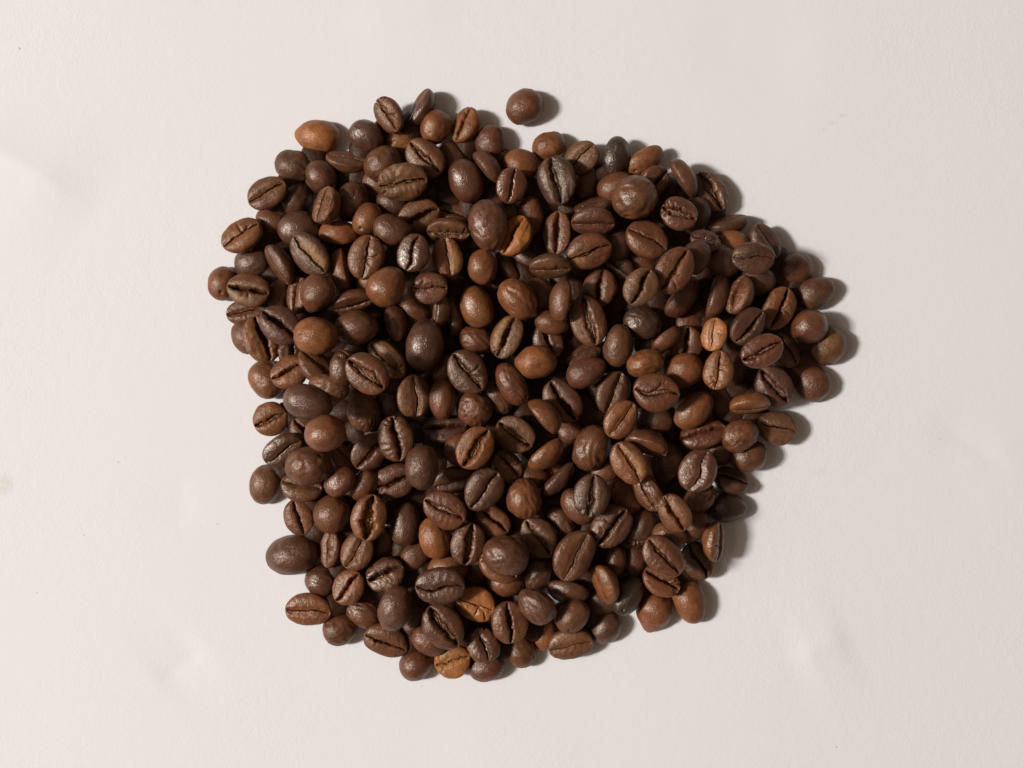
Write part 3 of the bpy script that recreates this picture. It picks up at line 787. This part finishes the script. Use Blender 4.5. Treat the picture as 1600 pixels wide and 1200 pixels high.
# ---- buried beans that carry the heap (only glimpsed through gaps)
rng = np.random.default_rng(11)
CELL = 2.5
GX, GY = 640, 480
hull = np.zeros((GY, GX), bool)
yy, xx = np.mgrid[0:GY, 0:GX] * CELL
for r in rows:
    if r['y'] > 195 or r['x'] < 780:
        hull |= (xx - r['x']) ** 2 + (yy - r['y']) ** 2 < (0.55 * r['L'] + 14) ** 2
core = hull.copy()
for _ in range(31):                      # shrink by about 60 pixels
    core = core & np.roll(core, 1, 0) & np.roll(core, -1, 0) & np.roll(core, 1, 1) & np.roll(core, -1, 1)
low = [(r['x'], r['y']) for r in rows if r['layer'] == 0]
def shrink(m, n):
    for _ in range(n):
        m = m & np.roll(m, 1, 0) & np.roll(m, -1, 0) & np.roll(m, 1, 1) & np.roll(m, -1, 1)
    return m
for r in rows:
    r['R'] = rot_matrix(r['ang'], r['roll'], r['pitch'])
    r['P'] = r['mesh'][0] @ r['R'].T
# what the beans in view leave uncovered, seen from the lens
cover = np.zeros((GY, GX), bool)
for r in rows:
    cover[np.clip(((r['y'] - r['P'][:, 1]) / CELL).astype(int), 0, GY - 1), np.clip(((r['x'] + r['P'][:, 0]) / CELL).astype(int), 0, GX - 1)] = True
pts = []
for _ in range(9000):
    px, py = rng.uniform(330, 1320), rng.uniform(140, 1060)
    if not core[int(py / CELL), int(px / CELL)] or math.hypot(px - 818, py - 712) < 48:
        continue
    if any((px - a) ** 2 + (py - b) ** 2 < 46 ** 2 for a, b in low) or any((px - a) ** 2 + (py - b) ** 2 < 49 ** 2 for a, b in pts):
        continue
    pts.append((px, py))
for px, py in pts:
    cover |= (xx - px) ** 2 + (yy - py) ** 2 < 25 ** 2
inner = shrink(hull, 27) & ((xx - 818) ** 2 + (yy - 712) ** 2 > 16 ** 2)
for _ in range(400):
    gap = inner & ~cover
    deepest, n = gap, 0
    while True:
        g2 = shrink(deepest, 1)
        if not g2.any():
            break
        deepest, n = g2, n + 1
    if n < 1:                                   # narrow slits: the cells with most open neighbours
        around = sum(np.roll(np.roll(gap.astype(int), a, 0), b, 1) for a in (-1, 0, 1) for b in (-1, 0, 1)) * gap
        if around.max() < 4:
            break
        deepest = around == around.max()
    j, i = np.argwhere(deepest)[0]
    px, py = (i + .5) * CELL, (j + .5) * CELL
    pts.append((px, py))
    cover |= (xx - px) ** 2 + (yy - py) ** 2 < 20 ** 2
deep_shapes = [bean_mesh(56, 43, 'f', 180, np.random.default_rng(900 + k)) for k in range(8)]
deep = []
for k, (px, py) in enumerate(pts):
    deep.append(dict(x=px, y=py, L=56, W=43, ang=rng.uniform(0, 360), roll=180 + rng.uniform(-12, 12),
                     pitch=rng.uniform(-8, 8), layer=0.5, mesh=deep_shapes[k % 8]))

# how far inside the heap each bean sits: the heap is a mound, so inner beans ride on more beans below
depth = np.zeros((GY, GX))
m_ = hull.copy()
for _ in range(48):
    m_ = shrink(m_, 1)
    depth += m_ * CELL
for r in rows:
    r['inside'] = float(smooth01(55, 115, depth[int(r['y'] / CELL), int(r['x'] / CELL)]))
for r in deep:
    r['inside'] = 0.0

# ---- let them settle: each bean comes down on what already lies there
order = sorted(range(N_SEEN), key=lambda i: (rows[i]['layer'], i))
seq = [rows[i] for i in order if rows[i]['layer'] == 0] + deep + [rows[i] for i in order if rows[i]['layer'] > 0]
for r in seq:
    r['R'] = rot_matrix(r['ang'], r['roll'], r['pitch'])
    r['P'] = r['mesh'][0] @ r['R'].T
    r['z'] = (2.5 + 3.4 * r['layer']) / 0.139          # first guess, in pixels above the paper
DP = D / S
for sweep in range(2):
    H = np.zeros((GY, GX))
    for r in seq:
        k = (DP - r['z']) / DP                          # nearer the lens looks larger
        r['k'] = k
        P = r['P'] * k
        cx, cy = 800 + (r['x'] - 800) * k, 600 + (r['y'] - 600) * k
        iu = np.clip(((cx + P[:, 0]) / CELL).astype(int), 0, GX - 1)
        iv = np.clip(((cy - P[:, 1]) / CELL).astype(int), 0, GY - 1)
        key = iv * GX + iu
        lo = np.full(GX * GY, 1e9); hi = np.full(GX * GY, -1e9)
        np.minimum.at(lo, key, P[:, 2]); np.maximum.at(hi, key, P[:, 2])
        used = np.unique(key)
        lo_u, hi_u = lo[used], hi[used]
        hh = H.ravel()[used]
        rest = np.where(hh > 0, hh - lo_u, -1e9)
        z = max(-P[:, 2].min(), -1e9 if r['layer'] == 0.5 else np.percentile(rest, 89 if r['layer'] < 2 else 98, method='lower'))
        z += (0, 1.0, 3.0, 4.0)[int(r['layer'])] * r['inside']
        r['z_new'] = z
        r['cx'], r['cy'] = cx, cy
        Hf = H.ravel()
        Hf[used] = np.maximum(Hf[used], z + hi_u)
        H = Hf.reshape(GY, GX)
    for r in seq:
        r['z'] = r['z_new']
print('buried', len(deep), 'heights mm', [(l, round(np.mean([r['z'] for r in rows if r['layer'] == l]) * .139, 2), round(max(r['z'] for r in rows if r['layer'] == l) * .139, 2)) for l in range(4)])

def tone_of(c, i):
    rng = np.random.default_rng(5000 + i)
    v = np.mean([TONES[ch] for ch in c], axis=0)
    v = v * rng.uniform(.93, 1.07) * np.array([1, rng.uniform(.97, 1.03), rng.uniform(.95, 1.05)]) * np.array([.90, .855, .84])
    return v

def link_bean(r, i):
    verts, faces, skin, strip = r['mesh']
    k = r['k'] * S
    me = mesh_from("coffee_bean", verts * k, faces, M_BEAN)
    at = me.attributes.new('skin', 'FLOAT', 'POINT')
    at.data.foreach_set('value', skin.astype(np.float32))
    place = Vector(((r['cx'] - 800) * S, (600 - r['cy']) * S, r['z'] * S))
    turn = Matrix(r['R'].tolist()).to_4x4()
    tn = tone_of(r['col'], i)
    if strip:                                   # a bean whose crease shows silverskin: two parts under an Empty at its base
        base = Vector((0, 0, float(r['P'][:, 2].min()) * k))
        top = bpy.data.objects.new("coffee_bean", None)
        top.empty_display_size = 0.003
        top.location = place + base
        body = bpy.data.objects.new("body", me)
        body.parent = top
        body.matrix_local = Matrix.Translation(-base) @ turn
        sm = mesh_from("silverskin", strip[0] * k, strip[1], M_SKIN)
        so = bpy.data.objects.new("silverskin", sm)
        so.parent = top
        so.matrix_local = Matrix.Translation(-base) @ turn
        gold = np.array((.42, .24, .08)) if ('G' in r['feat'] or 'p' in r['feat']) else np.array((.27, .15, .07))
        so.color = (*(gold * (.45 if 'C' in r['feat'] else .68) + tn * .75), 1)
        col.objects.link(top)
        col.objects.link(so)
    else:
        top = body = bpy.data.objects.new("coffee_bean", me)
        body.matrix_world = Matrix.Translation(place) @ turn
    col.objects.link(body)
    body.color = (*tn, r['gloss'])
    top['label'] = r['label']
    top['category'] = "coffee bean"
    top['group'] = "roasted coffee beans heaped on the paper"

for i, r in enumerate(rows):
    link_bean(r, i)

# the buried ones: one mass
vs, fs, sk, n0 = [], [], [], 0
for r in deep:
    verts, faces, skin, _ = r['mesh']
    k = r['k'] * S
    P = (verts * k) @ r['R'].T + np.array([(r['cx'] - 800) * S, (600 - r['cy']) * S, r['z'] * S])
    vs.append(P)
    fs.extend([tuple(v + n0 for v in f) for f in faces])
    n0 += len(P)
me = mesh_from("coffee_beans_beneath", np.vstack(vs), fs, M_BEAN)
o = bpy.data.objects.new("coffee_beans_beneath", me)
o.color = (.038, .014, .007, 0)  # shade of the gaps painted in: darker than the beans' own roast
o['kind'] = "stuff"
o['label'] = "coffee beans buried at the bottom of the heap, gap shade painted into their colour"
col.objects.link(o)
